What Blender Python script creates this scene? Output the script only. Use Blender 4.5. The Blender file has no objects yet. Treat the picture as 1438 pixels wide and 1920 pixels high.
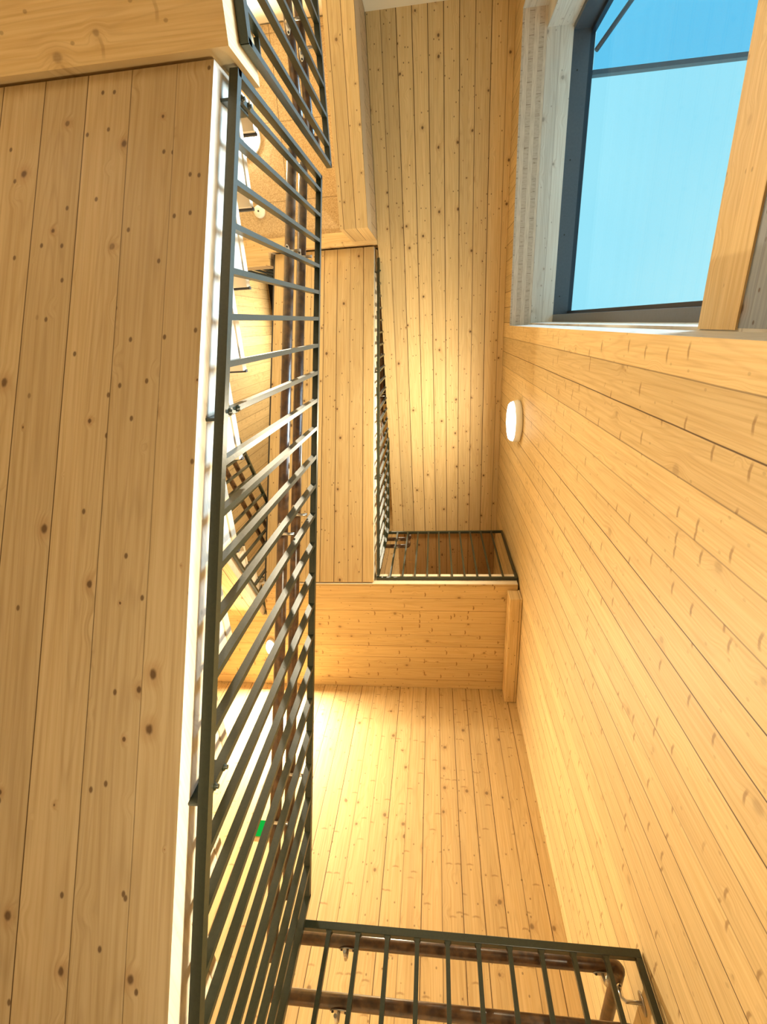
import bpy, bmesh, math, random
from mathutils import Vector, Matrix

random.seed(4)
S = bpy.context.scene
COL = S.collection

# ------------------------------------------------------------------ camera
# world: X to the right of the picture, Y towards the lower edge of the picture, Z straight up
ROT = [[0.99325133, 0.05728657, 0.10084667],
       [-0.01470298, 0.92468084, -0.38045915],
       [-0.11504618, 0.37640881, 0.91928275]]
cd = bpy.data.cameras.new('camera')
cam = bpy.data.objects.new('camera', cd)
COL.objects.link(cam)
S.camera = cam
cd.sensor_fit = 'VERTICAL'
cd.sensor_height = 36.0
cd.lens = 864.98 / 1920.0 * 36.0
cd.clip_start = 0.02
rx, dn, fw = [Vector(v) for v in ROT]
up, bk = -dn, -fw
cam.matrix_world = Matrix(((rx.x, up.x, bk.x, 0), (rx.y, up.y, bk.y, 0), (rx.z, up.z, bk.z, 0), (0, 0, 0, 1)))

# ------------------------------------------------------------------ world, daylight, exposure
W = bpy.data.worlds.new('sky')
S.world = W
W.use_nodes = True
nt = W.node_tree
nt.nodes.clear()
wo = nt.nodes.new('ShaderNodeOutputWorld')
wb = nt.nodes.new('ShaderNodeBackground')
tc = nt.nodes.new('ShaderNodeTexCoord')
nz = nt.nodes.new('ShaderNodeTexNoise')
nz.inputs['Scale'].default_value = 1.6
nz.inputs['Detail'].default_value = 3
rp = nt.nodes.new('ShaderNodeValToRGB')
rp.color_ramp.elements[0].position = 0.3
rp.color_ramp.elements[0].color = (0.30, 0.80, 1.0, 1)
rp.color_ramp.elements[1].position = 0.7
rp.color_ramp.elements[1].color = (0.47, 0.92, 1.0, 1)
nt.links.new(tc.outputs['Generated'], nz.inputs['Vector'])
nt.links.new(nz.outputs['Fac'], rp.inputs['Fac'])
nt.links.new(rp.outputs['Color'], wb.inputs['Color'])
nt.links.new(wb.outputs['Background'], wo.inputs['Surface'])
wb.inputs['Strength'].default_value = 0.74

sd = bpy.data.lights.new('daylight', 'SUN')
sd.energy = 8.5
sd.angle = math.radians(35)
sd.color = (0.68, 0.84, 1.0)
sun = bpy.data.objects.new('daylight', sd)
COL.objects.link(sun)
sun.location = (6, -1, 8)
sun.rotation_euler = Vector((-1.0, 0.40, -0.62)).to_track_quat('-Z', 'Y').to_euler()

S.view_settings.view_transform = 'Standard'
S.view_settings.look = 'None'
S.view_settings.gamma = 1.0
S.view_settings.exposure = 0.50
S.view_settings.use_curve_mapping = False
LAMP = 1.0
WARM = (1.0, 0.88, 0.62)

# ------------------------------------------------------------------ materials
class NB:
    def __init__(s, name):
        s.m = bpy.data.materials.new(name)
        s.m.use_nodes = True
        s.t = s.m.node_tree
        s.t.nodes.clear()
        s.out = s.t.nodes.new('ShaderNodeOutputMaterial')
    def n(s, typ, **kw):
        nd = s.t.nodes.new(typ)
        for k, v in kw.items():
            setattr(nd, k, v)
        return nd
    def put(s, sock, v):
        if isinstance(v, bpy.types.NodeSocket):
            s.t.links.new(v, sock)
        else:
            sock.default_value = v
    def math(s, op, a, b=0.0, c=None, clamp=False):
        nd = s.n('ShaderNodeMath', operation=op, use_clamp=clamp)
        s.put(nd.inputs[0], a)
        s.put(nd.inputs[1], b)
        if c is not None:
            s.put(nd.inputs[2], c)
        return nd.outputs[0]
    def mix(s, f, a, b, blend='MIX'):
        nd = s.n('ShaderNodeMix', data_type='RGBA', blend_type=blend)
        s.put(nd.inputs['Factor'], f)
        s.put(nd.inputs['A'], a)
        s.put(nd.inputs['B'], b)
        return nd.outputs['Result']
    def ss(s, x, lo, hi, a=0.0, b=1.0):
        nd = s.n('ShaderNodeMapRange', interpolation_type='SMOOTHSTEP')
        s.put(nd.inputs['Value'], x)
        nd.inputs['From Min'].default_value = lo
        nd.inputs['From Max'].default_value = hi
        nd.inputs['To Min'].default_value = a
        nd.inputs['To Max'].default_value = b
        return nd.outputs['Result']
    def vec(s, x, y, z=0.0):
        nd = s.n('ShaderNodeCombineXYZ')
        s.put(nd.inputs[0], x)
        s.put(nd.inputs[1], y)
        s.put(nd.inputs[2], z)
        return nd.outputs[0]

PINE = dict(a=(0.66, 0.485, 0.245), b=(0.57, 0.39, 0.175))

def wood(name, across, along, w=0.125, tone=PINE, seam=1.0, knot=1.0, off=0.0, rough=0.55, seed=0.0, sub=3, seamw=0.0016, kscale=1.0, ksize=1.0, streak=0.0):
    """planed pine boards: seams every w metres across, knots, grain and rings along the board"""
    b = NB(name)
    co = b.n('ShaderNodeTexCoord')
    sp = b.n('ShaderNodeSeparateXYZ')
    b.t.links.new(co.outputs['Object'], sp.inputs[0])
    ax = {'X': sp.outputs[0], 'Y': sp.outputs[1], 'Z': sp.outputs[2]}
    A = b.math('ADD', ax[across], off + 50.0)
    L = b.math('ADD', ax[along], seed * 3.7 + 20.0)
    # wobbling of the seams, tiny
    wob = b.n('ShaderNodeTexNoise', noise_dimensions='2D')
    b.put(wob.inputs['Vector'], b.vec(b.math('MULTIPLY', A, 3.0), b.math('MULTIPLY', L, 2.2)))
    wob.inputs['Scale'].default_value = 1.0
    wob.inputs['Detail'].default_value = 3
    A2 = b.math('ADD', A, b.math('MULTIPLY', b.math('SUBTRACT', wob.outputs['Fac'], 0.5), 0.004))
    t = b.math('DIVIDE', A2, w)
    bi = b.math('FLOOR', t)
    fr = b.math('SUBTRACT', t, bi)
    dist = b.math('MULTIPLY', b.math('SUBTRACT', 0.5, b.math('ABSOLUTE', b.math('SUBTRACT', fr, 0.5))), w)
    sid = b.math('ROUND', t)
    wn = b.n('ShaderNodeTexWhiteNoise', noise_dimensions='1D')
    b.put(wn.inputs['W'], b.math('ADD', sid, seed))
    strength = b.ss(wn.outputs['Value'], 0.0, 0.7, 0.45, 1.0)
    seamf = b.math('MULTIPLY', b.ss(dist, seamw * 0.3, seamw, 1.0, 0.0), b.math('MULTIPLY', strength, seam))
    # per-board tint
    wt = b.n('ShaderNodeTexWhiteNoise', noise_dimensions='1D')
    b.put(wt.inputs['W'], b.math('ADD', bi, 7.3 + seed))
    tint = b.ss(wt.outputs['Value'], 0, 1, 0.90, 1.06)
    # glued strips within the board, staggered lengths
    li = b.math('FLOOR', b.math('MULTIPLY', fr, float(sub)))
    ws = b.n('ShaderNodeTexWhiteNoise', noise_dimensions='2D')
    b.put(ws.inputs['Vector'], b.vec(b.math('ADD', b.math('MULTIPLY', bi, 7.0), li), seed))
    tint2 = b.ss(ws.outputs['Value'], 0, 1, 0.965, 1.03)
    # knots
    bo = b.math('MULTIPLY', bi, 3.17)
    kv = b.vec(b.math('MULTIPLY', A, 6.6 / kscale), b.math('ADD', b.math('MULTIPLY', L, 5.6 / kscale), bo))
    vo = b.n('ShaderNodeTexVoronoi', voronoi_dimensions='2D', feature='F1')
    b.put(vo.inputs['Vector'], kv)
    vo.inputs['Scale'].default_value = 1.0
    rg = b.n('ShaderNodeTexNoise', noise_dimensions='2D')
    b.put(rg.inputs['Vector'], b.vec(b.math('MULTIPLY', A, 70.0), b.math('MULTIPLY', L, 45.0)))
    rg.inputs['Scale'].default_value = 1.0
    vc = b.n('ShaderNodeSeparateColor')
    b.t.links.new(vo.outputs['Color'], vc.inputs[0])
    rad = b.ss(vc.outputs[0], 0.15, 1.0, 0.012, 0.098 * ksize)
    rel = b.math('DIVIDE', b.math('ADD', vo.outputs['Distance'], b.math('MULTIPLY', b.math('SUBTRACT', rg.outputs['Fac'], 0.5), 0.035)), rad)
    exist = b.ss(vc.outputs[1], 0.38, 0.42, 0.0, 1.0)
    knotf = b.math('MULTIPLY', b.ss(rel, 0.45, 1.15, 1.0, 0.0), b.math('MULTIPLY', exist, 0.85 * knot))
    halo = b.math('MULTIPLY', b.ss(rel, 0.8, 3.2, 1.0, 0.0), b.math('MULTIPLY', exist, 0.30 * knot))
    # a second, fine population of pin knots
    kv2 = b.vec(b.math('MULTIPLY', A, 15.0), b.math('ADD', b.math('MULTIPLY', L, 11.0), bo))
    vo2 = b.n('ShaderNodeTexVoronoi', voronoi_dimensions='2D', feature='F1')
    b.put(vo2.inputs['Vector'], kv2)
    vo2.inputs['Scale'].default_value = 1.0
    vc2 = b.n('ShaderNodeSeparateColor')
    b.t.links.new(vo2.outputs['Color'], vc2.inputs[0])
    pin = b.math('MULTIPLY', b.ss(vo2.outputs['Distance'], 0.04, 0.09, 1.0, 0.0), b.math('MULTIPLY', b.ss(vc2.outputs[1], 0.72, 0.75), 0.8 * knot))
    # grain
    warp = b.math('MULTIPLY', b.ss(rel, 0.5, 4.0, 1.0, 0.0), 0.012)
    gv = b.vec(b.math('MULTIPLY', b.math('ADD', A, warp), 95.0), b.math('ADD', b.math('MULTIPLY', L, 2.2), b.math('MULTIPLY', bi, 5.1)))
    g = b.n('ShaderNodeTexNoise', noise_dimensions='2D')
    b.put(g.inputs['Vector'], gv)
    g.inputs['Scale'].default_value = 1.0
    g.inputs['Detail'].default_value = 5
    g.inputs['Roughness'].default_value = 0.6
    # flame figure
    fv = b.vec(b.math('MULTIPLY', b.math('ADD', A, b.math('MULTIPLY', warp, 2.0)), 9.0), b.math('ADD', b.math('MULTIPLY', L, 0.55), b.math('MULTIPLY', bi, 2.3)))
    f = b.n('ShaderNodeTexNoise', noise_dimensions='2D')
    b.put(f.inputs['Vector'], fv)
    f.inputs['Scale'].default_value = 1.0
    f.inputs['Detail'].default_value = 1
    ring = b.math('PINGPONG', b.math('MULTIPLY', f.outputs['Fac'], 26.0), 1.0)
    ringf = b.math('MULTIPLY', b.ss(ring, 0.55, 1.0), 0.17)
    col = b.mix(b.ss(g.outputs['Fac'], 0.3, 0.75), (*tone['a'], 1), (*tone['b'], 1))
    col = b.mix(ringf, col, (tone['b'][0] * .55, tone['b'][1] * .45, tone['b'][2] * .4, 1))
    mm = b.math('MULTIPLY', tint, tint2)
    vm = b.n('ShaderNodeVectorMath', operation='SCALE')
    b.put(vm.inputs[0], col)
    b.put(vm.inputs['Scale'], mm)
    col = vm.outputs[0]
    if streak > 0:
        # short resin marks lying across the boards
        sv = b.vec(b.math('MULTIPLY', A, 11.0), b.math('ADD', b.math('MULTIPLY', L, 7.0), bo))
        v3 = b.n('ShaderNodeTexVoronoi', voronoi_dimensions='2D', feature='F1')
        b.put(v3.inputs['Vector'], sv)
        v3.inputs['Scale'].default_value = 1.0
        s3 = b.n('ShaderNodeSeparateColor')
        b.t.links.new(v3.outputs['Color'], s3.inputs[0])
        ps = b.n('ShaderNodeSeparateXYZ')
        b.t.links.new(v3.outputs['Position'], ps.inputs[0])
        sv2 = b.n('ShaderNodeSeparateXYZ')
        b.put(sv2.inputs[0], sv)
        da = b.math('ABSOLUTE', b.math('SUBTRACT', sv2.outputs[0], ps.outputs[0]))
        dl = b.math('ABSOLUTE', b.math('ADD', b.math('SUBTRACT', sv2.outputs[1], ps.outputs[1]), b.math('MULTIPLY', da, 0.12)))
        mk = b.math('MULTIPLY', b.ss(da, 0.10, 0.33, 1.0, 0.0), b.ss(dl, 0.015, 0.05, 1.0, 0.0))
        mk = b.math('MULTIPLY', mk, b.math('MULTIPLY', b.ss(s3.outputs[1], 0.62, 0.66), streak))
        col = b.mix(mk, col, (0.20, 0.095, 0.03, 1))
    col = b.mix(halo, col, (0.33, 0.16, 0.055, 1))
    col = b.mix(b.math('MAXIMUM', knotf, pin), col, (0.085, 0.040, 0.016, 1))
    col = b.mix(seamf, col, (0.075, 0.035, 0.012, 1))
    p = b.n('ShaderNodeBsdfPrincipled')
    b.put(p.inputs['Base Color'], col)
    p.inputs['Roughness'].default_value = rough
    p.inputs['Specular IOR Level'].default_value = 0.25
    bp = b.n('ShaderNodeBump')
    bp.inputs['Strength'].default_value = 0.25
    bp.inputs['Distance'].default_value = 0.002
    b.put(bp.inputs['Height'], b.math('SUBTRACT', b.math('MULTIPLY', g.outputs['Fac'], 0.3), seamf))
    b.put(p.inputs['Normal'], bp.outputs[0])
    b.t.links.new(p.outputs[0], b.out.inputs[0])
    return b.m

def plain(name, col, rough=0.5, metal=0.0, bump=0.0, scale=60.0, var=0.0):
    b = NB(name)
    p = b.n('ShaderNodeBsdfPrincipled')
    p.inputs['Roughness'].default_value = rough
    p.inputs['Metallic'].default_value = metal
    co = b.n('ShaderNodeTexCoord')
    n = b.n('ShaderNodeTexNoise')
    b.t.links.new(co.outputs['Object'], n.inputs['Vector'])
    n.inputs['Scale'].default_value = scale
    n.inputs['Detail'].default_value = 3
    f = b.ss(n.outputs['Fac'], 0.3, 0.7)
    c2 = tuple(max(0, c * (1 - var)) for c in col)
    b.put(p.inputs['Base Color'], b.mix(f, (*col, 1), (*c2, 1)))
    if bump:
        bp = b.n('ShaderNodeBump')
        bp.inputs['Strength'].default_value = bump
        bp.inputs['Distance'].default_value = 0.002
        b.put(bp.inputs['Height'], n.outputs['Fac'])
        b.put(p.inputs['Normal'], bp.outputs[0])
    b.t.links.new(p.outputs[0], b.out.inputs[0])
    return b.m

def emis(name, col, s):
    b = NB(name)
    e = b.n('ShaderNodeEmission')
    e.inputs['Color'].default_value = (*col, 1)
    e.inputs['Strength'].default_value = s
    b.t.links.new(e.outputs[0], b.out.inputs[0])
    return b.m

def glass(name, tint=(0.96, 0.99, 1.0), refl=0.05):
    b = NB(name)
    t = b.n('ShaderNodeBsdfTransparent')
    t.inputs['Color'].default_value = (*tint, 1)
    g = b.n('ShaderNodeBsdfGlossy')
    g.inputs['Roughness'].default_value = 0.02
    m = b.n('ShaderNodeMixShader')
    m.inputs[0].default_value = refl
    b.t.links.new(t.outputs[0], m.inputs[1])
    b.t.links.new(g.outputs[0], m.inputs[2])
    b.t.links.new(m.outputs[0], b.out.inputs[0])
    return b.m

def endgrain(name, across, along, layers=0.037, cutw=0.482, tone=((0.66, 0.57, 0.47), (0.54, 0.45, 0.36))):
    """sawn edge of a cross-laminated panel: long layers alternating with end-grain blocks"""
    b = NB(name)
    co = b.n('ShaderNodeTexCoord')
    sp = b.n('ShaderNodeSeparateXYZ')
    b.t.links.new(co.outputs['Object'], sp.inputs[0])
    ax = {'X': sp.outputs[0], 'Y': sp.outputs[1], 'Z': sp.outputs[2]}
    A = b.math('DIVIDE', b.math('ADD', ax[across], 30.0), layers)
    i = b.math('FLOOR', A)
    fr = b.math('SUBTRACT', A, i)
    odd = b.math('MODULO', i, 2.0)
    L = b.math('DIVIDE', b.math('ADD', ax[along], b.math('MULTIPLY', i, 0.031)), 0.14)
    lf = b.math('FRACT', L)
    cut = b.math('MULTIPLY', odd, b.ss(b.math('ABSOLUTE', b.math('SUBTRACT', lf, 0.5)), cutw, 0.495))
    n = b.n('ShaderNodeTexNoise', noise_dimensions='2D')
    b.put(n.inputs['Vector'], b.vec(b.math('MULTIPLY', ax[across], 160.0), b.math('MULTIPLY', ax[along], 12.0)))
    n.inputs['Scale'].default_value = 1.0
    n.inputs['Detail'].default_value = 4
    n2 = b.n('ShaderNodeTexNoise', noise_dimensions='2D')
    b.put(n2.inputs['Vector'], b.vec(b.math('MULTIPLY', ax[across], 22.0), b.math('MULTIPLY', ax[along], 75.0)))
    n2.inputs['Scale'].default_value = 1.0
    n2.inputs['Detail'].default_value = 3
    nf = b.n('ShaderNodeMix')
    b.put(nf.inputs['Factor'], odd)
    b.put(nf.inputs['A'], n.outputs['Fac'])
    b.put(nf.inputs['B'], n2.outputs['Fac'])
    base = b.mix(odd, (*tone[0], 1), (*tone[1], 1))
    col = b.mix(b.ss(nf.outputs['Result'], 0.35, 0.7, 0.0, 0.35), base, (tone[1][0] * .6, tone[1][1] * .55, tone[1][2] * .5, 1))
    edge = b.ss(b.math('ABSOLUTE', b.math('SUBTRACT', fr, 0.5)), 0.47, 0.5, 0.0, 0.35)
    scr = b.ss(n2.outputs['Fac'], 0.70, 0.74, 0.0, 0.6)
    col = b.mix(b.math('MAXIMUM', b.math('MAXIMUM', b.math('MULTIPLY', cut, 0.8), edge), b.math('MULTIPLY', scr, odd)), col, (0.16, 0.10, 0.06, 1))
    p = b.n('ShaderNodeBsdfPrincipled')
    b.put(p.inputs['Base Color'], col)
    p.inputs['Roughness'].default_value = 0.6
    b.t.links.new(p.outputs[0], b.out.inputs[0])
    return b.m

M = {}
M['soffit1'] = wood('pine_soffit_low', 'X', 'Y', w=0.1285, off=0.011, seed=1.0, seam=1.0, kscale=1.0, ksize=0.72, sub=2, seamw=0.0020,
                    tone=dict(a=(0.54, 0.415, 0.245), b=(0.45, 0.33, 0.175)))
M['soffit2'] = wood('pine_soffit_high', 'X', 'Y', w=0.1285, off=0.011, seed=5.0, seamw=0.0042, kscale=1.1, ksize=0.8)
M['lid'] = wood('pine_ceiling', 'X', 'Y', w=0.13, off=0.066, seed=9.0, seamw=0.0048, kscale=1.0, ksize=0.85)
M['wall_z_y'] = wood('pine_side_wall', 'Y', 'Z', w=0.1345, off=-0.020, seed=3.0, knot=0.3, seam=1.0, seamw=0.0034, streak=0.6, kscale=1.3,
                     tone=dict(a=(0.70, 0.52, 0.265), b=(0.60, 0.42, 0.195)))
M['wall_z_x'] = wood('pine_back_wall', 'X', 'Z', w=0.1246, off=0.0926, seed=2.0, knot=0.7, seamw=0.0034, streak=0.45)
M['landing'] = wood('pine_landing_soffit', 'Y', 'X', w=0.13, seed=6.0, knot=0.6, seam=0.7, seamw=0.003, streak=0.8)
M['side'] = wood('daylit_pine_edge', 'Z', 'Y', w=0.42, off=0.1, seed=8.0, knot=0.25, seam=0.0, tone=dict(a=(0.82, 0.74, 0.60), b=(0.75, 0.66, 0.51)))  # paler than the pine to carry strong daylight on the panel edges
M['sideX'] = wood('daylit_pine_front_edge', 'Z', 'X', w=0.42, off=0.1, seed=8.5, knot=0.2, seam=0.0, tone=dict(a=(0.80, 0.68, 0.50), b=(0.72, 0.59, 0.41)))  # front edges likewise lightened for the light falling on them
M['brown'] = wood('shaded_ceiling_boards', 'X', 'Y', w=0.13, off=0.066, seed=21.0, seamw=0.004, tone=dict(a=(0.46, 0.275, 0.11), b=(0.39, 0.22, 0.08)))  # shade on the continuing ceiling, put into a browner board tone
M['beam'] = wood('pine_beam', 'X', 'Y', w=0.1, off=0.03, seed=11.0, seamw=0.003, knot=0.8)
M['strip'] = wood('pine_edge_strip', 'Y', 'X', w=0.2, off=0.08, seed=12.0, seam=0.2, knot=0.5, streak=0.3)
M['lining'] = wood('daylit_window_lining', 'X', 'Y', w=0.1, off=0.02, seed=13.0, knot=0.5, seam=0.5, seamw=0.002,  # pine lining with the daylight on it put into a paler, greyer tone
                   tone=dict(a=(0.74, 0.72, 0.68), b=(0.64, 0.61, 0.56)))
M['liningZ'] = wood('daylit_window_lining_upright', 'X', 'Z', w=0.1, off=0.02, seed=14.0, knot=0.4, seam=0.4, seamw=0.002,  # whitening by daylight is part of this tone
                    tone=dict(a=(0.78, 0.75, 0.70), b=(0.70, 0.66, 0.60)))
M['liningY'] = wood('daylit_window_apron', 'Z', 'Y', w=0.3, off=0.1, seed=14.5, knot=0.9, seam=0.3, seamw=0.002,  # cool daylight on the plank is painted in as blue-grey
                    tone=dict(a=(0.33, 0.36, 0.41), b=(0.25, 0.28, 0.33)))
M['transom'] = wood('pine_transom', 'Z', 'Y', w=0.25, off=0.1, seed=15.0, knot=0.5, seam=0.0)
M['end'] = endgrain('laminated_panel_edge', 'X', 'Y')  # greyer than the pine, daylight included in its tone
M['endZ'] = endgrain('laminated_upright_edge', 'Z', 'Y', layers=0.35, cutw=0.45, tone=((0.60, 0.44, 0.28), (0.54, 0.38, 0.22)))
M['floor'] = plain('pale_floor', (0.42, 0.36, 0.28), 0.5, var=0.15, scale=8)
M['metal'] = plain('olive_painted_steel', (0.022, 0.028, 0.014), 0.34, 0.0, bump=0.12, scale=140, var=0.25)
M['metal'].node_tree.nodes['Principled BSDF'].inputs['Specular IOR Level'].default_value = 0.6
M['steel'] = plain('brushed_steel', (0.55, 0.52, 0.47), 0.28, 1.0)
M['rubber'] = plain('dark_strip', (0.03, 0.025, 0.022), 0.6)
M['frame'] = plain('slate_blue_frame', (0.085, 0.10, 0.125), 0.42, var=0.1)
M['frame2'] = plain('dark_gasket', (0.02, 0.025, 0.04), 0.4)
M['upper'] = plain('unlit_upper_ceiling', (0.006, 0.006, 0.006), 0.9)  # black stands in for the unlit dark of the upper storey
M['white'] = plain('white_plastic', (0.85, 0.83, 0.78), 0.4)
M['cream'] = plain('cream_plaster', (0.84, 0.76, 0.60), 0.7)
M['glass'] = glass('window_glass')
M['canopy'] = glass('tinted_canopy_glass', (0.62, 0.86, 0.97), 0.04)
M['lampglow'] = emis('lamp_glow', (1.0, 0.93, 0.80), 9.0)
M['starglow'] = emis('lamp_glow_strong', (1.0, 0.90, 0.70), 45.0)
M['green'] = emis('green_sign', (0.01, 0.55, 0.06), 0.6)
M['signwhite'] = plain('sign_white', (0.85, 0.85, 0.82), 0.4)

def handrail_mat():
    b = NB('dark_oiled_handrail')
    co = b.n('ShaderNodeTexCoord')
    n = b.n('ShaderNodeTexNoise')
    mp = b.n('ShaderNodeMapping')
    mp.inputs['Scale'].default_value = (3, 3, 3)
    b.t.links.new(co.outputs['Object'], mp.inputs[0])
    b.t.links.new(mp.outputs[0], n.inputs['Vector'])
    n.inputs['Scale'].default_value = 12
    n.inputs['Detail'].default_value = 4
    p = b.n('ShaderNodeBsdfPrincipled')
    b.put(p.inputs['Base Color'], b.mix(b.ss(n.outputs['Fac'], 0.3, 0.7), (0.125, 0.06, 0.022, 1), (0.045, 0.022, 0.012, 1)))
    p.inputs['Roughness'].default_value = 0.3
    b.t.links.new(p.outputs[0], b.out.inputs[0])
    return b.m
M['hand'] = handrail_mat()

def acoustic():
    b = NB('wood_wool_ceiling')
    co = b.n('ShaderNodeTexCoord')
    sp = b.n('ShaderNodeSeparateXYZ')
    b.t.links.new(co.outputs['Object'], sp.inputs[0])
    n = b.n('ShaderNodeTexNoise')
    b.t.links.new(co.outputs['Object'], n.inputs['Vector'])
    n.inputs['Scale'].default_value = 120
    n.inputs['Detail'].default_value = 5
    n.inputs['Roughness'].default_value = 0.75
    fy = b.math('FRACT', b.math('DIVIDE', b.math('ADD', sp.outputs[1], 20.0 - 0.27), 0.6))
    fx = b.math('FRACT', b.math('DIVIDE', b.math('ADD', sp.outputs[0], 20.0 + 0.55), 1.2))
    sy = b.ss(b.math('ABSOLUTE', b.math('SUBTRACT', fy, 0.5)), 0.493, 0.499)
    sx = b.ss(b.math('ABSOLUTE', b.math('SUBTRACT', fx, 0.5)), 0.496, 0.499)
    col = b.mix(b.ss(n.outputs['Fac'], 0.35, 0.65), (0.60, 0.46, 0.28, 1), (0.36, 0.25, 0.125, 1))
    col = b.mix(b.math('MULTIPLY', b.math('MAXIMUM', sx, sy), 0.7), col, (0.08, 0.05, 0.03, 1))
    p = b.n('ShaderNodeBsdfPrincipled')
    b.put(p.inputs['Base Color'], col)
    p.inputs['Roughness'].default_value = 0.95
    b.t.links.new(p.outputs[0], b.out.inputs[0])
    return b.m
M['acoustic'] = acoustic()

# ------------------------------------------------------------------ mesh helpers
def box(bm, x0, x1, y0, y1, z0, z1, mi=0):
    v = [bm.verts.new((x, y, z)) for z in (z0, z1) for y in (y0, y1) for x in (x0, x1)]
    fs = [(0, 2, 3, 1), (4, 5, 7, 6), (0, 1, 5, 4), (2, 6, 7, 3), (0, 4, 6, 2), (1, 3, 7, 5)]
    out = []
    for f in fs:
        fc = bm.faces.new([v[i] for i in f])
        fc.material_index = mi
        out.append(fc)
    return out   # bottom, top, y0, y1, x0, x1

def prism(bm, prof, x0, x1, mi=0, axis='X'):
    """profile in the two other axes, extruded along axis"""
    def P(a, b_, c):
        return {'X': (c, a, b_), 'Y': (a, c, b_), 'Z': (a, b_, c)}[axis]
    A = [bm.verts.new(P(p[0], p[1], x0)) for p in prof]
    B = [bm.verts.new(P(p[0], p[1], x1)) for p in prof]
    n = len(prof)
    f0 = bm.faces.new(A)
    f1 = bm.faces.new(B[::-1])
    f0.material_index = f1.material_index = mi
    side = []
    for i in range(n):
        f = bm.faces.new((A[i], B[i], B[(i + 1) % n], A[(i + 1) % n]))
        f.material_index = mi
        side.append(f)
    return f0, f1, side

def tube(bm, pts, r, seg=14, cap=True, mi=0):
    pts = [Vector(p) for p in pts]
    rings = []
    up0 = Vector((0, 0, 1))
    for i, p in enumerate(pts):
        if i == 0:
            d = (pts[1] - p).normalized()
        elif i == len(pts) - 1:
            d = (p - pts[i - 1]).normalized()
        else:
            d = ((p - pts[i - 1]).normalized() + (pts[i + 1] - p).normalized()).normalized()
        ref = up0 if abs(d.z) < 0.9 else Vector((1, 0, 0))
        u = d.cross(ref).normalized()
        v = u.cross(d).normalized()
        rings.append([bm.verts.new(p + (u * math.cos(a) + v * math.sin(a)) * r) for a in [2 * math.pi * k / seg for k in range(seg)]])
    for a, b_ in zip(rings, rings[1:]):
        for k in range(seg):
            f = bm.faces.new((a[k], a[(k + 1) % seg], b_[(k + 1) % seg], b_[k]))
            f.smooth = True
            f.material_index = mi
    if cap:
        for rg in (rings[0][::-1], rings[-1]):
            f = bm.faces.new(rg)
            f.material_index = mi

def lathe(bm, prof, c, axis='Z', seg=32, sx=1.0, sy=1.0, mi=0):
    """prof: list of (radius, height) along axis from centre c"""
    c = Vector(c)
    rings = []
    for r, h in prof:
        rg = []
        for k in range(seg):
            a = 2 * math.pi * k / seg
            p, q = math.cos(a) * r * sx, math.sin(a) * r * sy
            off = {'Z': (p, q, h), 'X': (h, p, q), 'Y': (p, h, q)}[axis]
            rg.append(bm.verts.new(c + Vector(off)))
        rings.append(rg)
    for a, b_ in zip(rings, rings[1:]):
        for k in range(seg):
            f = bm.faces.new((a[k], a[(k + 1) % seg], b_[(k + 1) % seg], b_[k]))
            f.smooth = True
            f.material_index = mi
    for rg in (rings[0][::-1], rings[-1]):
        f = bm.faces.new(rg)
        f.material_index = mi

def obj(name, bm, mats, parent=None, bevel=0.0):
    bmesh.ops.recalc_face_normals(bm, faces=bm.faces)
    me = bpy.data.meshes.new(name)
    bm.to_mesh(me)
    bm.free()
    if not isinstance(mats, (list, tuple)):
        mats = [mats]
    for m in mats:
        me.materials.append(m)
    o = bpy.data.objects.new(name, me)
    COL.objects.link(o)
    if parent is not None:
        o.parent = parent
        o.matrix_parent_inverse = parent.matrix_basis.inverted()
    if bevel:
        md = o.modifiers.new('bevel', 'BEVEL')
        md.width = bevel
        md.segments = 2
        md.limit_method = 'ANGLE'
    return o

def tag(o, label, cat, group=None):
    o['label'] = label
    o['category'] = cat
    if group:
        o['group'] = group
    return o

def thing(name, label, cat, loc=(0, 0, 0), group=None):
    o = bpy.data.objects.new(name, None)
    COL.objects.link(o)
    o.location = loc
    o.empty_display_size = 0.1
    return tag(o, label, cat, group)

def struct(name, bm, mats, parent=None, label=None):
    o = obj(name, bm, mats, parent)
    if parent is None:
        o['kind'] = 'structure'
        if label:
            o['label'] = label
    return o

def B(*boxes):
    bm = bmesh.new()
    for b_ in boxes:
        box(bm, *b_)
    return bm

# ------------------------------------------------------------------ measures of the place
XR = 0.694          # inner face of the right wall
XL = -2.70          # inner face of the left wall
YB = 3.27           # wall beyond the landings
YF = -2.40          # wall at the top of the picture
ZF = -1.62          # floor the photographer stands on
ZTOP = 8.35
SL = 0.5556         # pitch of the flights
LIDZ = 5.07
XE = -0.566         # open side of the flights
XI = -1.552         # inner side
ST = 3.525          # storey height
T_W = 0.185         # thickness of the laminated wall
WY0, WY1 = -2.12, 0.079   # window opening
WZ0, WZ1 = 0.55, 4.70

def sof1(y):
    return 1.539 - SL * (y + 0.694)

# ------------------------------------------------------------------ shell
bm = bmesh.new()
box(bm, XR, XR + T_W, WY1, YB + 0.2, ZF, ZTOP)
box(bm, XR, XR + T_W, YF - 0.2, WY0, ZF, ZTOP)
box(bm, XR, XR + T_W, WY0, WY1, ZF, WZ0)
fs = box(bm, XR, XR + T_W, WY0, WY1, WZ1, ZTOP)
fs[0].material_index = 1
for f in bm.faces:
    c = f.calc_center_median()
    if abs(c.y - WY1) < 1e-4 or abs(c.y - WY0) < 1e-4:
        f.material_index = 2
struct('wall_right', bm, [M['wall_z_y'], M['end'], M['liningZ']], label='pine board wall with the tall window opening')

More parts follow.
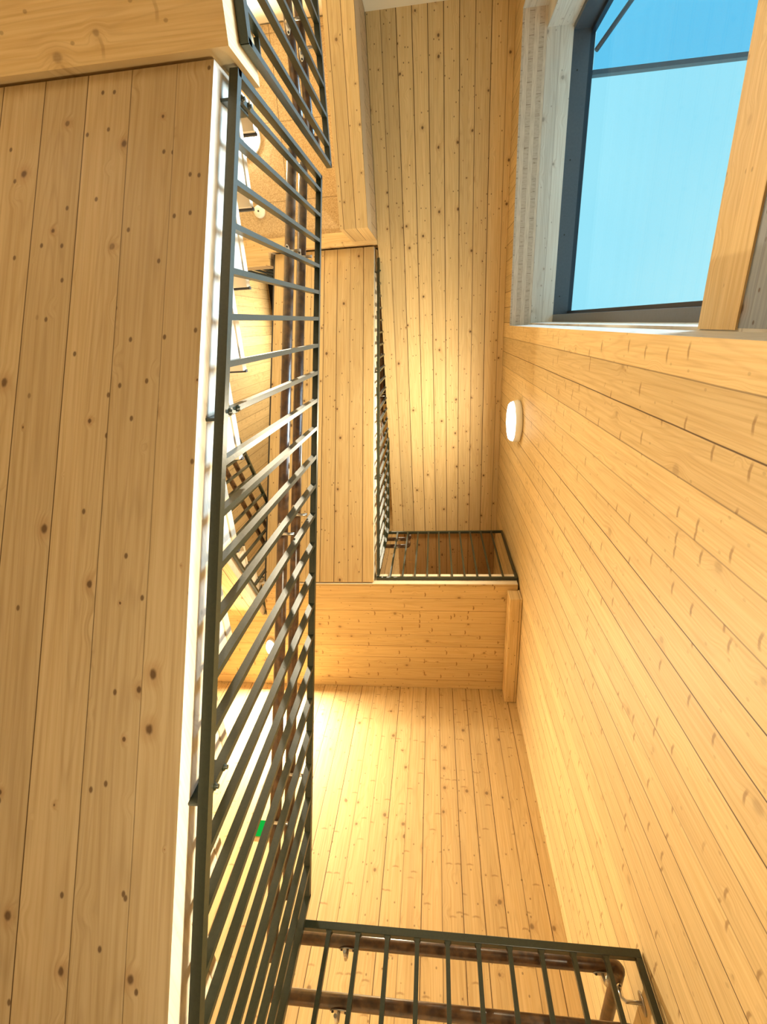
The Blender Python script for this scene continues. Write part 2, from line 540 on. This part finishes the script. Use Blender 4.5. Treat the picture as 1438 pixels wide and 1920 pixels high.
struct('wall_back', B((XL - 0.2, XR, YB, YB + 0.2, ZF, ZTOP)), M['wall_z_x'], label='pine board wall behind the landings')
struct('wall_front', B((XL - 0.2, XR, YF - 0.2, YF, ZF, ZTOP)), M['cream'], label='cream wall at the far end of the stairwell')
struct('wall_left', B((XL - 0.2, XL, YF, YB, ZF, ZTOP)), M['wall_z_y'], label='pine board wall beyond the second flight')
struct('floor', B((XL - 0.2, XR + 0.2, YF - 0.2, YB + 0.2, ZF - 0.2, ZF)), M['floor'], label='pale floor of the stairwell')

# ceiling over the well (underside of the top floor slab) and the upper storey ceiling, painted black for its unlit dark
bm = B((-0.528, XR - 0.002, YF, 2.33, LIDZ, LIDZ + 0.2))
struct('ceiling', bm, M['lid'], label='knotty pine board ceiling over the stairwell')
struct('trim_3', B((-0.49, XR - 0.002, 2.332, YB - 0.002, 5.19, 5.27)), M['brown'], label='board ceiling continuing beyond the middle landing railing, its shade painted brown')
bm = B((XL, XR, YF, 1.3, ZTOP - 0.15, ZTOP))
struct('trim_1', bm, M['upper'], label='ceiling of the upper storey, its unlit darkness painted black')
bm = B((XL, XR, 1.3, YB, ZTOP - 0.15, ZTOP))
struct('trim_2', bm, M['lid'], label='pine ceiling of the upper storey')

# ------------------------------------------------------------------ window
win = bpy.data.objects.new('window_1', None)
COL.objects.link(win)
win.location = (XR + T_W, (WY0 + WY1) / 2, WZ0)
win['kind'] = 'structure'
win['label'] = 'tall slate-framed window looking out at blue sky'
x1, x2, x3 = XR + T_W, 1.074, 1.234
bm = bmesh.new()                                    # wood lining, daylight put into its pale tone: head, two jambs
box(bm, x1, x2, -1.995, 0.075, WZ1, WZ1 + 0.06)
struct('head_lining', bm, M['lining'], win)
bm = bmesh.new()
box(bm, x1, x2, -2.12, -1.995, WZ0, WZ1 + 0.06)
box(bm, x1, x2, 0.068, 0.12, WZ0, WZ1 + 0.06)
struct('jamb_lining', bm, M['liningZ'], win)
bm = bmesh.new()
box(bm, x2, 1.20, -2.10, -1.96, WZ0, WZ1 + 0.06)      # slate metal frame
box(bm, x2, 1.20, 0.008, 0.12, WZ0, WZ1 + 0.06)
box(bm, x2, 1.20, -1.96, 0.008, WZ1 + 0.0, WZ1 + 0.06)
box(bm, x2, 1.20, -1.96, 0.008, WZ0, WZ0 + 0.05)
struct('frame', bm, M['frame'], win)
bm = bmesh.new()
box(bm, 1.20, x3, -2.10, -1.93, WZ0, WZ1 + 0.06)
box(bm, 1.20, x3, -0.016, 0.12, WZ0, WZ1 + 0.06)
box(bm, 1.20, x3, -1.93, -0.016, WZ1 - 0.0, WZ1 + 0.06)
box(bm, 1.20, x3, -1.93, -0.016, WZ0, WZ0 + 0.08)
struct('gasket', bm, M['frame2'], win)
struct('glass_pane', B((1.212, 1.222, -1.93, -0.016, WZ0 + 0.08, WZ1)), M['glass'], win)
bm = bmesh.new()
for y in (-1.72, -1.15, -0.62, -0.14):
    lathe(bm, [(0.006, -0.002), (0.006, 0.001)], (1.12, y, WZ1 - 0.0), 'Z', 10)
struct('screw_head', bm, M['rubber'], win)
# wooden transom and apron boards across the lower part
struct('transom', B((0.872, 1.03, WY0 + 0.01, 0.0745, 1.545, 1.752)), M['transom'], win)
struct('apron', B((0.878, 1.0, WY0 + 0.01, 0.070, WZ0 + 0.01, 1.545)), M['liningY'], win)
struct('sill', B((XR + 0.01, x3, WY0 + 0.02, 0.07, WZ0 - 0.03, WZ0 - 0.0)), M['lining'], win)

# canopy outside
can = thing('glass_canopy', 'tinted glass canopy with dark edge bars outside the window', 'canopy', (1.25, -1.6, 4.5))
obj('glass_sheet', B((1.25, 3.4, -4.4, -1.70, 4.735, 4.75)), M['canopy'], can)
obj('edge_bar', B((1.236, 3.4, -1.71, -1.68, 4.70, 4.76)), M['frame'], can)
bm = bmesh.new()
tube(bm, [(1.252, -1.83, 4.715), (2.4, -3.20, 4.715)], 0.017, 6)
obj('brace', bm, M['frame'], can)

# ------------------------------------------------------------------ stairs
GO, RI = 0.2325, 0.1345
def flight(name, label, x0, x1, yA, zA, n, yend_lo, yend_hi, sofz, sgn, mat, nose_phase):
    """zigzag slab: soffit line sofz(y); steps above it. sgn=-1 climbs towards -Y, +1 towards +Y"""
    root = thing(name, label, 'stairs', ((x0 + x1) / 2, yend_lo, sofz(yend_lo)), 'flights of the timber staircase')
    top = []
    ys = []
    for k in range(n):
        yk = yA + sgn * GO * k          # nosing position, k counts upward
        zk = zA + RI * k
        ys.append((yk, zk))
    # profile from the low end to the high end
    prof = [(yend_lo, sofz(yend_lo))]
    z = ys[0][1] - RI
    prof.append((yend_lo, z))
    for yk, zk in ys:
        rz = yk + sgn * 0.035           # riser set back behind the nosing
        prof.append((rz, z - 0.028))
        prof.append((rz, zk - 0.028))
        z = zk
    prof.append((yend_hi, z - 0.028))
    prof.append((yend_hi, sofz(yend_hi)))
    # drop the first odd height
    prof[1] = (yend_lo, prof[2][1])
    bm = bmesh.new()
    f0, f1, side = prism(bm, prof, x0, x1, 0)
    f0.material_index = f1.material_index = 1
    side[-1].material_index = 0
    for s_ in side[:-1]:
        s_.material_index = 2
    obj('body', bm, [mat, M['side'], M['sideX']], root)
    for i, (yk, zk) in enumerate(ys):
        ya = yk
        yb = (ys[i + 1][0] + sgn * 0.035) if i + 1 < len(ys) else yend_hi
        lo, hi = min(ya, yb), max(ya, yb)
        t = obj('tread', B((x0 - 0.0, x1 + 0.004, lo, hi, zk - 0.028, zk)), M['sideX'], root)
        e = yk
        if sgn < 0:
            nb = B((x0, x1 + 0.006, e - 0.002, e + 0.006, zk - 0.012, zk + 0.002))
        else:
            nb = B((x0, x1 + 0.006, e - 0.006, e + 0.002, zk - 0.012, zk + 0.002))
        obj('nosing', nb, M['rubber'], t)
    return root

# lower flight, overhead on the left: nosings measured at Y=1.266,Z=.724 ... Y=-.126,Z=1.53
n1 = 12
yA = 1.266 + GO * 3
zA = 0.724 - RI * 3
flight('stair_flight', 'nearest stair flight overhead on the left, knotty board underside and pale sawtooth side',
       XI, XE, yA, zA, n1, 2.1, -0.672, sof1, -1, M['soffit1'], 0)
sof2 = lambda y: sof1(y) + ST - 0.005
flight('stair_flight', 'upper stair flight hanging between the middle landing and the acoustic ceiling, seen from below',
       XI, XE, yA, zA + ST, n1, 2.103, -0.70, sof2, -1, M['soffit2'], 0)
f2 = [o for o in bpy.data.objects if o.name.startswith('stair_flight')][-1]
bm = bmesh.new()
prism(bm, [(2.10, sof2(2.10) - 0.001), (-0.70, sof2(-0.70) - 0.001), (-0.70, sof2(-0.70) + 0.16), (2.10, sof2(2.10) + 0.16)], XI - 0.014, XI - 0.0005)
obj('edge_strip', bm, M['rubber'], f2)  # dark strip standing in for the shaded gap beside the flight
sofo = lambda y: 3.286 + SL * (y - 2.128)
flight('stair_flight', 'far left stair flight partly hidden behind the railings, orange underside',
       -2.60, -1.62, -1.10 + 0.2, sofo(-0.9) + 0.27, 14, -1.09, 2.44, sofo, 1, M['soffit2'], 0)

# ------------------------------------------------------------------ landings
def landing(label, boxes, mat, sidemat, loc, strips=None):
    r = thing('landing', label, 'landing', loc, 'timber landings')
    bm = bmesh.new()
    for b_ in boxes:
        fs = box(bm, *b_)
        for f in fs[2:]:
            f.material_index = 1
        fs[1].material_index = 1
    obj('slab', bm, [mat, sidemat], r)
    return r
ZL2 = 3.49
landing('middle landing with board underside and an oval lamp beneath', [(-1.59, 0.676, 2.114, YB - 0.004, ZL2, ZL2 + 0.172), (-2.69, -1.59, 2.45, YB - 0.004, ZL2, ZL2 + 0.172)],
        M['landing'], M['sideX'], (-0.4, 2.1, ZL2))
landing('lowest landing behind the near horizontal railing', [(-1.59, 0.676, 2.114, YB - 0.004, ZL2 - ST - .02, ZL2 - ST + 0.15), (-2.69, -1.59, 2.45, YB - 0.004, ZL2 - ST - .02, ZL2 - ST + 0.15)],
        M['landing'], M['sideX'], (-0.4, 2.1, -0.05))
# landing at the head of the nearest flight: edge strip, side fascia, recessed pale ceiling
l1 = thing('landing', 'landing at the upper left corner where the nearest flight ends', 'landing', (-1.2, -0.7, 1.5), 'timber landings')
obj('edge_strip', B((-1.6, -0.512, -0.84, -0.682, 1.50, 1.73)), M['strip'], l1)
bm = B((-1.60, -0.60, -2.39, -0.84, 1.53, 1.70))
box(bm, -2.69, -1.60, -2.39, -1.10, 1.50, 1.73)
obj('slab', bm, M['cream'], l1)
obj('side_fascia', B((-0.60, -0.512, -2.39, -0.84, 1.50, 1.73)), M['side'], l1)
# top landing
l3 = thing('landing', 'top landing with wood-wool ceiling panels beneath', 'landing', (-1.5, -0.8, 5.0), 'timber landings')
bm = B((-1.60, -0.53, -0.83, -0.715, 5.0, 5.26))
box(bm, -2.69, -1.60, -0.83, -0.60, 5.0, 5.26)
obj('edge_strip', bm, M['strip'], l3)
obj('ceiling_panel', B((-2.69, -0.532, -2.39, -0.83, 5.03, 5.26)), M['acoustic'], l3)

# downstand beam under the top landing, running along the well
bm = bmesh.new()
fs = box(bm, -0.765, -0.53, YF + 0.004, -0.745, 4.37, 5.028)
fs[5].material_index = 1
tag(obj('ceiling_beam', bm, [M['beam'], M['endZ']]), 'deep pine beam beside the board ceiling at the top of the picture', 'beam')
# ledger beam under the middle landing against the right wall
tag(obj('support_beam', B((0.588, XR - 0.002, 2.165, YB - 0.004, 3.335, ZL2 - 0.002)), M['beam'], bevel=0.006), 'short pine support beam under the middle landing along the right wall', 'beam')
# dark strip in the gap at the wall end of the middle landing
# shadow-gap batten between flight and landing
# ------------------------------------------------------------------ railings
def chord_y(bm, x0, x1, ya, za, yb, zb, h):
    prism(bm, [(ya, za), (yb, zb), (yb, zb - h), (ya, za - h)], x0, x1)

def bolt(bm, c, r=0.011):
    lathe(bm, [(r, 0), (r, 0.003), (r * .55, 0.005), (r * .55, 0.010)], c, 'X', 14)

def flight_rail(label, x, ya, yb, zlow, ztop, phase, mounts, group='metal stair railings', side=+1, endpost=True):
    """railing in the plane X=x from ya to yb; zlow, ztop are functions of y"""
    r = thing('stair_railing', label, 'railing', (x, ya, zlow(ya)), group)
    hx = 0.0125
    ch = 0.026
    bm = bmesh.new()
    chord_y(bm, x - hx, x + hx, ya, ztop(ya), yb, ztop(yb), ch)
    obj('top_bar', bm, M['metal'], r)
    bm = bmesh.new()
    chord_y(bm, x - hx, x + hx, ya, zlow(ya) + ch, yb, zlow(yb) + ch, ch)
    obj('bottom_bar', bm, M['metal'], r)
    for y in (ya, yb):
        s = 1 if y == min(ya, yb) else -1
        y0, y1 = sorted((y, y + s * 0.018))
        obj('end_post', B((x - hx, x + hx, y0, y1, zlow((y0 + y1) / 2) + 0.005, ztop((y0 + y1) / 2) - 0.005)), M['metal'], r)
    lo, hi = min(ya, yb), max(ya, yb)
    k = math.ceil((lo + 0.05 - phase) / 0.1115)
    ys = []
    while phase + k * 0.1115 < hi - 0.05:
        ys.append(phase + k * 0.1115)
        k += 1
    for y in ys:
        obj('baluster', B((x - 0.0115, x + 0.0115, y - 0.0075, y + 0.0075, zlow(y) + 0.02, ztop(y) - ch + 0.005)), M['metal'], r)
    for my in mounts:
        y = min(ys, key=lambda q: abs(q - my))
        bm = bmesh.new()
        z0 = zlow(y) + ch + 0.0
        box(bm, min(x, x - side * 0.05), max(x, x - side * 0.05), y + 0.0075, y + 0.0155, z0 - 0.03, z0 + 0.085)
        box(bm, x - side * 0.045 - 0.004, x - side * 0.045 + 0.004, y - 0.02, y + 0.03, z0 - 0.03, z0 + 0.075)
        br = obj('mounting_plate', bm, M['metal'], r, bevel=0.002)
        for dz in (0.0, 0.05):
            bm = bmesh.new()
            bolt(bm, (x + 0.011, y, z0 + 0.01 + dz), 0.0095)
            obj('bolt', bm, M['metal'], br)
    return r

XRL = -0.53
f1low = lambda y: sof1(y) + 0.045
f1top = lambda y: sof1(y) + 1.072
flight_rail('long sloping metal railing in the foreground beside the nearest flight', XRL, -0.668, 2.075, f1low, f1top, -0.04, (-0.597, 0.183, 1.0))
flight_rail('sloping metal railing seen edge-on beside the upper flight', XRL, -0.60, 2.075, lambda y: f1low(y) + ST, lambda y: f1top(y) + ST, -0.04, (-0.5, 0.4, 1.3))
flight_rail('distant sloping metal railing of the far left flight, glimpsed through the nearest one', -1.60, -1.0, 2.40, lambda y: sofo(y) + 0.09, lambda y: sofo(y) + 1.03, 0.05, (0.3, 1.3), side=+1)

# landing railing at the head of the nearest flight (level, running away along -Y)
rb = thing('landing_railing', 'level metal railing at the top left above the nearest flight', 'railing', (-0.50, -0.79, 1.66), 'metal landing railings')
xb = -0.497
bz0, bz1 = 1.585, 2.69
obj('top_bar', B((xb - .0125, xb + .0125, YF + 0.02, -0.722, bz1 - 0.026, bz1)), M['metal'], rb)
obj('bottom_bar', B((xb - .0125, xb + .0125, YF + 0.02, -0.722, bz0, bz0 + 0.03)), M['metal'], rb)
obj('end_post', B((xb - .0125, xb + .0125, -0.737, -0.720, bz0 + .005, bz1 - .005)), M['metal'], rb)
y = -0.722 - 0.085
while y > YF + 0.1:
    obj('baluster', B((xb - .0115, xb + .0115, y - .0075, y + .0075, bz0 + .02, bz1 - .02)), M['metal'], rb)
    y -= 0.1115
obj('mounting_plate', B((-0.60, xb - 0.002, -0.80, -0.745, 1.735, 1.743)), M['metal'], rb)

# cross railings on the landings (plane Y = 2.1)
def cross_rail(label, z0, z1, x0=-0.545, x1=0.686, y=2.1, n=11, group='metal landing railings', mounts=True):
    r = thing('landing_railing', label, 'railing', ((x0 + x1) / 2, y, z0), group)
    hy = 0.0125
    obj('top_bar', B((x0, x1, y - hy, y + hy, z1 - 0.026, z1)), M['metal'], r, bevel=0.002)
    obj('bottom_bar', B((x0, x1, y - hy, y + hy, z0, z0 + 0.024)), M['metal'], r)
    obj('end_post', B((x0, x0 + 0.02, y - hy + .001, y + hy - .001, z0 + .004, z1 - 0.004)), M['metal'], r)
    obj('end_post', B((x1 - 0.02, x1, y - hy + .001, y + hy - .001, z0 + .004, z1 - 0.004)), M['metal'], r)
    for k in range(1, n):
        x = x0 + 0.01 + (x1 - x0 - 0.02) * k / n
        bm = bmesh.new()
        # small weld fillets where the bar meets the top bar
        prism(bm, [(x - .0075, z0 + .01), (x + .0075, z0 + .01), (x + .0075, z1 - .034), (x + .013, z1 - .025), (x - .013, z1 - .025), (x - .0075, z1 - .034)],
              y - 0.010, y + 0.010, axis='Y')
        obj('baluster', bm, M['metal'], r)
    return r
cross_rail('metal railing across the front of the middle landing', 3.555, 4.545)
cross_rail('near metal railing across the lowest landing with wooden handrails behind it', 0.02, 1.0)
cross_rail('dark railing glimpsed at the edge of the top landing', 5.265, 6.3, x0=-2.68, x1=-1.60, y=-0.62)

# ------------------------------------------------------------------ handrails
def handrail(label, pts, r=0.021, group='round wooden handrails', brackets=(), end_caps=()):
    root = thing('handrail', label, 'handrail', pts[0], group)
    bm = bmesh.new()
    # rounded corners
    P = [Vector(p) for p in pts]
    out = [P[0]]
    for a, b_, c in zip(P, P[1:], P[2:]):
        d1 = (a - b_).normalized()
        d2 = (c - b_).normalized()
        q = 0.03
        for t in (0.0, 0.25, 0.5, 0.75, 1.0):
            p0, p2 = b_ + d1 * q, b_ + d2 * q
            out.append(p0 * (1 - t) ** 2 + b_ * 2 * t * (1 - t) + p2 * t ** 2)
    out.append(P[-1])
    tube(bm, out, r, 16)
    obj('rail', bm, M['hand'], root)
    for (c, tgt) in brackets:
        c = Vector(c)
        tgt = Vector(tgt)
        d = (tgt - c)
        bm = bmesh.new()
        under = c - Vector((0, 0, r + 0.002))
        k1 = under - Vector((0, 0, 0.035))
        mid = Vector((tgt.x, tgt.y, k1.z)) 
        k2 = k1 + (mid - k1) * 0.2
        tube(bm, [under, k1 + (under - k1) * .3, k2, mid], 0.006, 10)
        br = obj('bracket', bm, M['steel'], root)
        bm = bmesh.new()
        # saddle plate under the rail
        along = Vector((0, 1, 0)) if abs(d.x) > abs(d.y) else Vector((1, 0, 0))
        a = along * 0.032
        wv = Vector((0.008, 0, 0)) if along.y else Vector((0, 0.008, 0))
        vs = []
        for t in range(16):
            an = math.pi * 2 * t / 16
            vs.append(bm.verts.new(under + a * math.cos(an) + wv * math.sin(an) * 1.2 + Vector((0, 0, .002))))
        f = bm.faces.new(vs)
        ex = bmesh.ops.extrude_face_region(bm, geom=[f])
        bmesh.ops.translate(bm, vec=(0, 0, -0.004), verts=[v for v in ex['geom'] if isinstance(v, bmesh.types.BMVert)])
        obj('saddle', bm, M['steel'], br)
        for s in (-0.7, 0.7):
            bm = bmesh.new()
            lathe(bm, [(0.004, 0), (0.004, -0.003)], under + a * s - Vector((0, 0, .002)), 'Z', 8)
            obj('screw', bm, M['rubber'], br)
    return root

def frail(off, zo, label, zoff=0.0, x=-0.605, ya=-0.72, yb=2.06, mounts=(-0.30, 0.72, 1.62)):
    g = lambda y: sof1(y) + off + zo
    br = [((x, y, g(y)), (XRL - 0.011, y, g(y))) for y in mounts]
    return handrail(label, [(x, ya, g(ya)), (x, yb, g(yb))], brackets=br)
frail(0.855, 0, 'lower wooden handrail along the nearest sloping railing')
frail(1.045, 0, 'upper wooden handrail along the nearest sloping railing')
frail(0.855, ST, 'lower wooden handrail along the upper flight railing')
frail(1.045, ST, 'upper wooden handrail along the upper flight railing')
for off, nm in ((0.74, 'lower'), (0.93, 'upper')):
    g = lambda y: sofo(y) + off
    handrail('distant %s wooden handrail on the far left flight' % nm, [(-1.68, -0.9, g(-0.9)), (-1.68, 2.3, g(2.3))])
# landing handrails, lowest landing: along the railing, round the corner, along the right wall
for z, nm in ((0.985, 'upper'), (0.815, 'lower')):
    br = [((x, 2.178, z), (x, 2.112, z)) for x in (-0.36, 0.56)]
    br += [((0.625, 2.26, z), (XR - 0.002, 2.26, z))]
    handrail('%s wooden handrail turning the corner behind the near bottom railing' % nm,
             [(-0.605, 2.178, z), (0.625, 2.178, z), (0.625, 3.2, z)], brackets=br, r=0.0225)
    bm = bmesh.new()
    lathe(bm, [(0.034, 0), (0.034, -0.004)], (XR - 0.001, 2.26, z - 0.06), 'X', 18, sx=0.55, sy=1.0)
    pl = obj('wall_plate', bm, M['steel'])
    hr = [o for o in bpy.data.objects if o.name.startswith('handrail')][-1]
    pl.parent = hr
    pl.matrix_parent_inverse = hr.matrix_basis.inverted()
for z, nm in ((4.53, 'upper'), (4.36, 'lower')):
    handrail('%s short wooden handrail behind the left end of the middle landing railing' % nm,
             [(-0.605, 2.178, z), (-0.30, 2.178, z), (-0.30, 2.118, z)], brackets=[((-0.43, 2.178, z), (-0.43, 2.112, z))])
for z, nm in ((2.47, 'lower'), (2.68, 'upper')):
    br = [((-0.575, -1.15, z), (-0.51, -1.15, z))]
    handrail('%s level wooden handrail ending at the head of the nearest flight' % nm,
             [(-0.575, YF + 0.03, z), (-0.575, -0.83, z), (-0.535, -0.83, z)], brackets=br)

# ------------------------------------------------------------------ lamps
def area(name, loc, direction, size, power, parent, color=WARM, shape='DISK', spread=180):
    ld = bpy.data.lights.new(name, 'AREA')
    ld.shape = shape
    ld.size = size
    ld.energy = power
    ld.color = color
    ld.spread = math.radians(spread)
    o = bpy.data.objects.new(name, ld)
    COL.objects.link(o)
    o.location = loc
    o.rotation_euler = Vector(direction).to_track_quat('-Z', 'Y').to_euler()
    if parent:
        o.parent = parent
        o.matrix_parent_inverse = parent.matrix_basis.inverted()
    return o

def wall_lamp(y, z, label, power):
    r = thing('wall_lamp', label, 'lamp', (XR, y, z), 'round wall lamps')
    bm = bmesh.new()
    lathe(bm, [(0.168, -0.003), (0.172, -0.02), (0.166, -0.058)], (XR, y, z), 'X', 40)
    obj('lamp_housing', bm, M['white'], r)
    bm = bmesh.new()
    lathe(bm, [(0.158, -0.058), (0.158, -0.072), (0.145, -0.086), (0.10, -0.094), (0.03, -0.098)], (XR, y, z), 'X', 40)
    obj('diffuser', bm, M['lampglow'], r)
    area('lamp_light', (XR - 0.105, y, z), (-1, 0, 0), 0.30, power, r)
    return r
wall_lamp(0.81, 3.93, 'glowing round drum lamp on the right wall below the board ceiling', 46 * LAMP)
wall_lamp(0.80, 0.40, 'round drum lamp on the right wall beside the camera, outside the picture', 22 * LAMP)

def ceil_lamp(x, y, z, label, power, sx=1.0, sy=1.0, r0=0.09, glow='starglow', name='ceiling_lamp', grp=None):
    r = thing(name, label, 'lamp', (x, y, z), grp)
    bm = bmesh.new()
    lathe(bm, [(r0 * 1.1, 0), (r0 * 1.1, -0.03)], (x, y, z), 'Z', 32, sx, sy)
    obj('lamp_housing', bm, M['white'], r)
    bm = bmesh.new()
    lathe(bm, [(r0, -0.03), (r0 * .95, -0.05), (r0 * .6, -0.062), (r0 * .1, -0.066)], (x, y, z), 'Z', 32, sx, sy)
    obj('diffuser', bm, M[glow], r)
    area('lamp_light', (x, y, z - 0.075), (0, 0, -1), r0 * 1.6, power, r)
    return r
ceil_lamp(-1.68, -1.63, 5.03, 'dazzling round lamp on the wood-wool ceiling behind the sloping railing', 60 * LAMP, r0=0.13)
ceil_lamp(-1.60, 2.80, ZL2, 'small oval lamp under the middle landing glimpsed between the balusters', 105 * LAMP, sx=0.8, sy=1.5, r0=0.05, glow='lampglow')
ceil_lamp(-1.75, -1.60, 1.53, 'round lamp under the upper left landing, just outside the picture', 30 * LAMP, glow='lampglow')

ceil_lamp(-1.50, 0.0, ZTOP - 0.15, 'added unseen lamp above the upper flight, brightening the left wall', 85 * LAMP, glow='lampglow')  # hidden lamp added to brighten the left wall

# smoke detector
sm = thing('smoke_detector', 'small white smoke detector on the wood-wool ceiling', 'smoke detector', (-1.64, -1.06, 5.03))
bm = bmesh.new()
lathe(bm, [(0.055, 0), (0.055, -0.018), (0.045, -0.035), (0.02, -0.042)], (-1.64, -1.06, 5.03), 'Z', 24)
obj('detector_body', bm, M['white'], sm)
bm = bmesh.new()
lathe(bm, [(0.008, -0.040), (0.008, -0.045)], (-1.64, -1.06, 5.03), 'Z', 12)
obj('sensor', bm, M['rubber'], sm)

# exit sign on the back wall
ex = thing('exit_sign', 'small green exit sign with a white arrow on the back wall', 'sign', (-1.21, YB, 2.07))
obj('sign_plate', B((-1.33, -1.15, YB - 0.012, YB - 0.001, 2.02, 2.125)), M['green'], ex)
bm = bmesh.new()
yy = YB - 0.0135
v = [bm.verts.new(p) for p in ((-1.222, yy, 2.073), (-1.185, yy, 2.035), (-1.185, yy, 2.06), (-1.145, yy, 2.06), (-1.145, yy, 2.086), (-1.185, yy, 2.086), (-1.185, yy, 2.111))]
bm.faces.new(v)
obj('arrow', bm, M['signwhite'], ex)
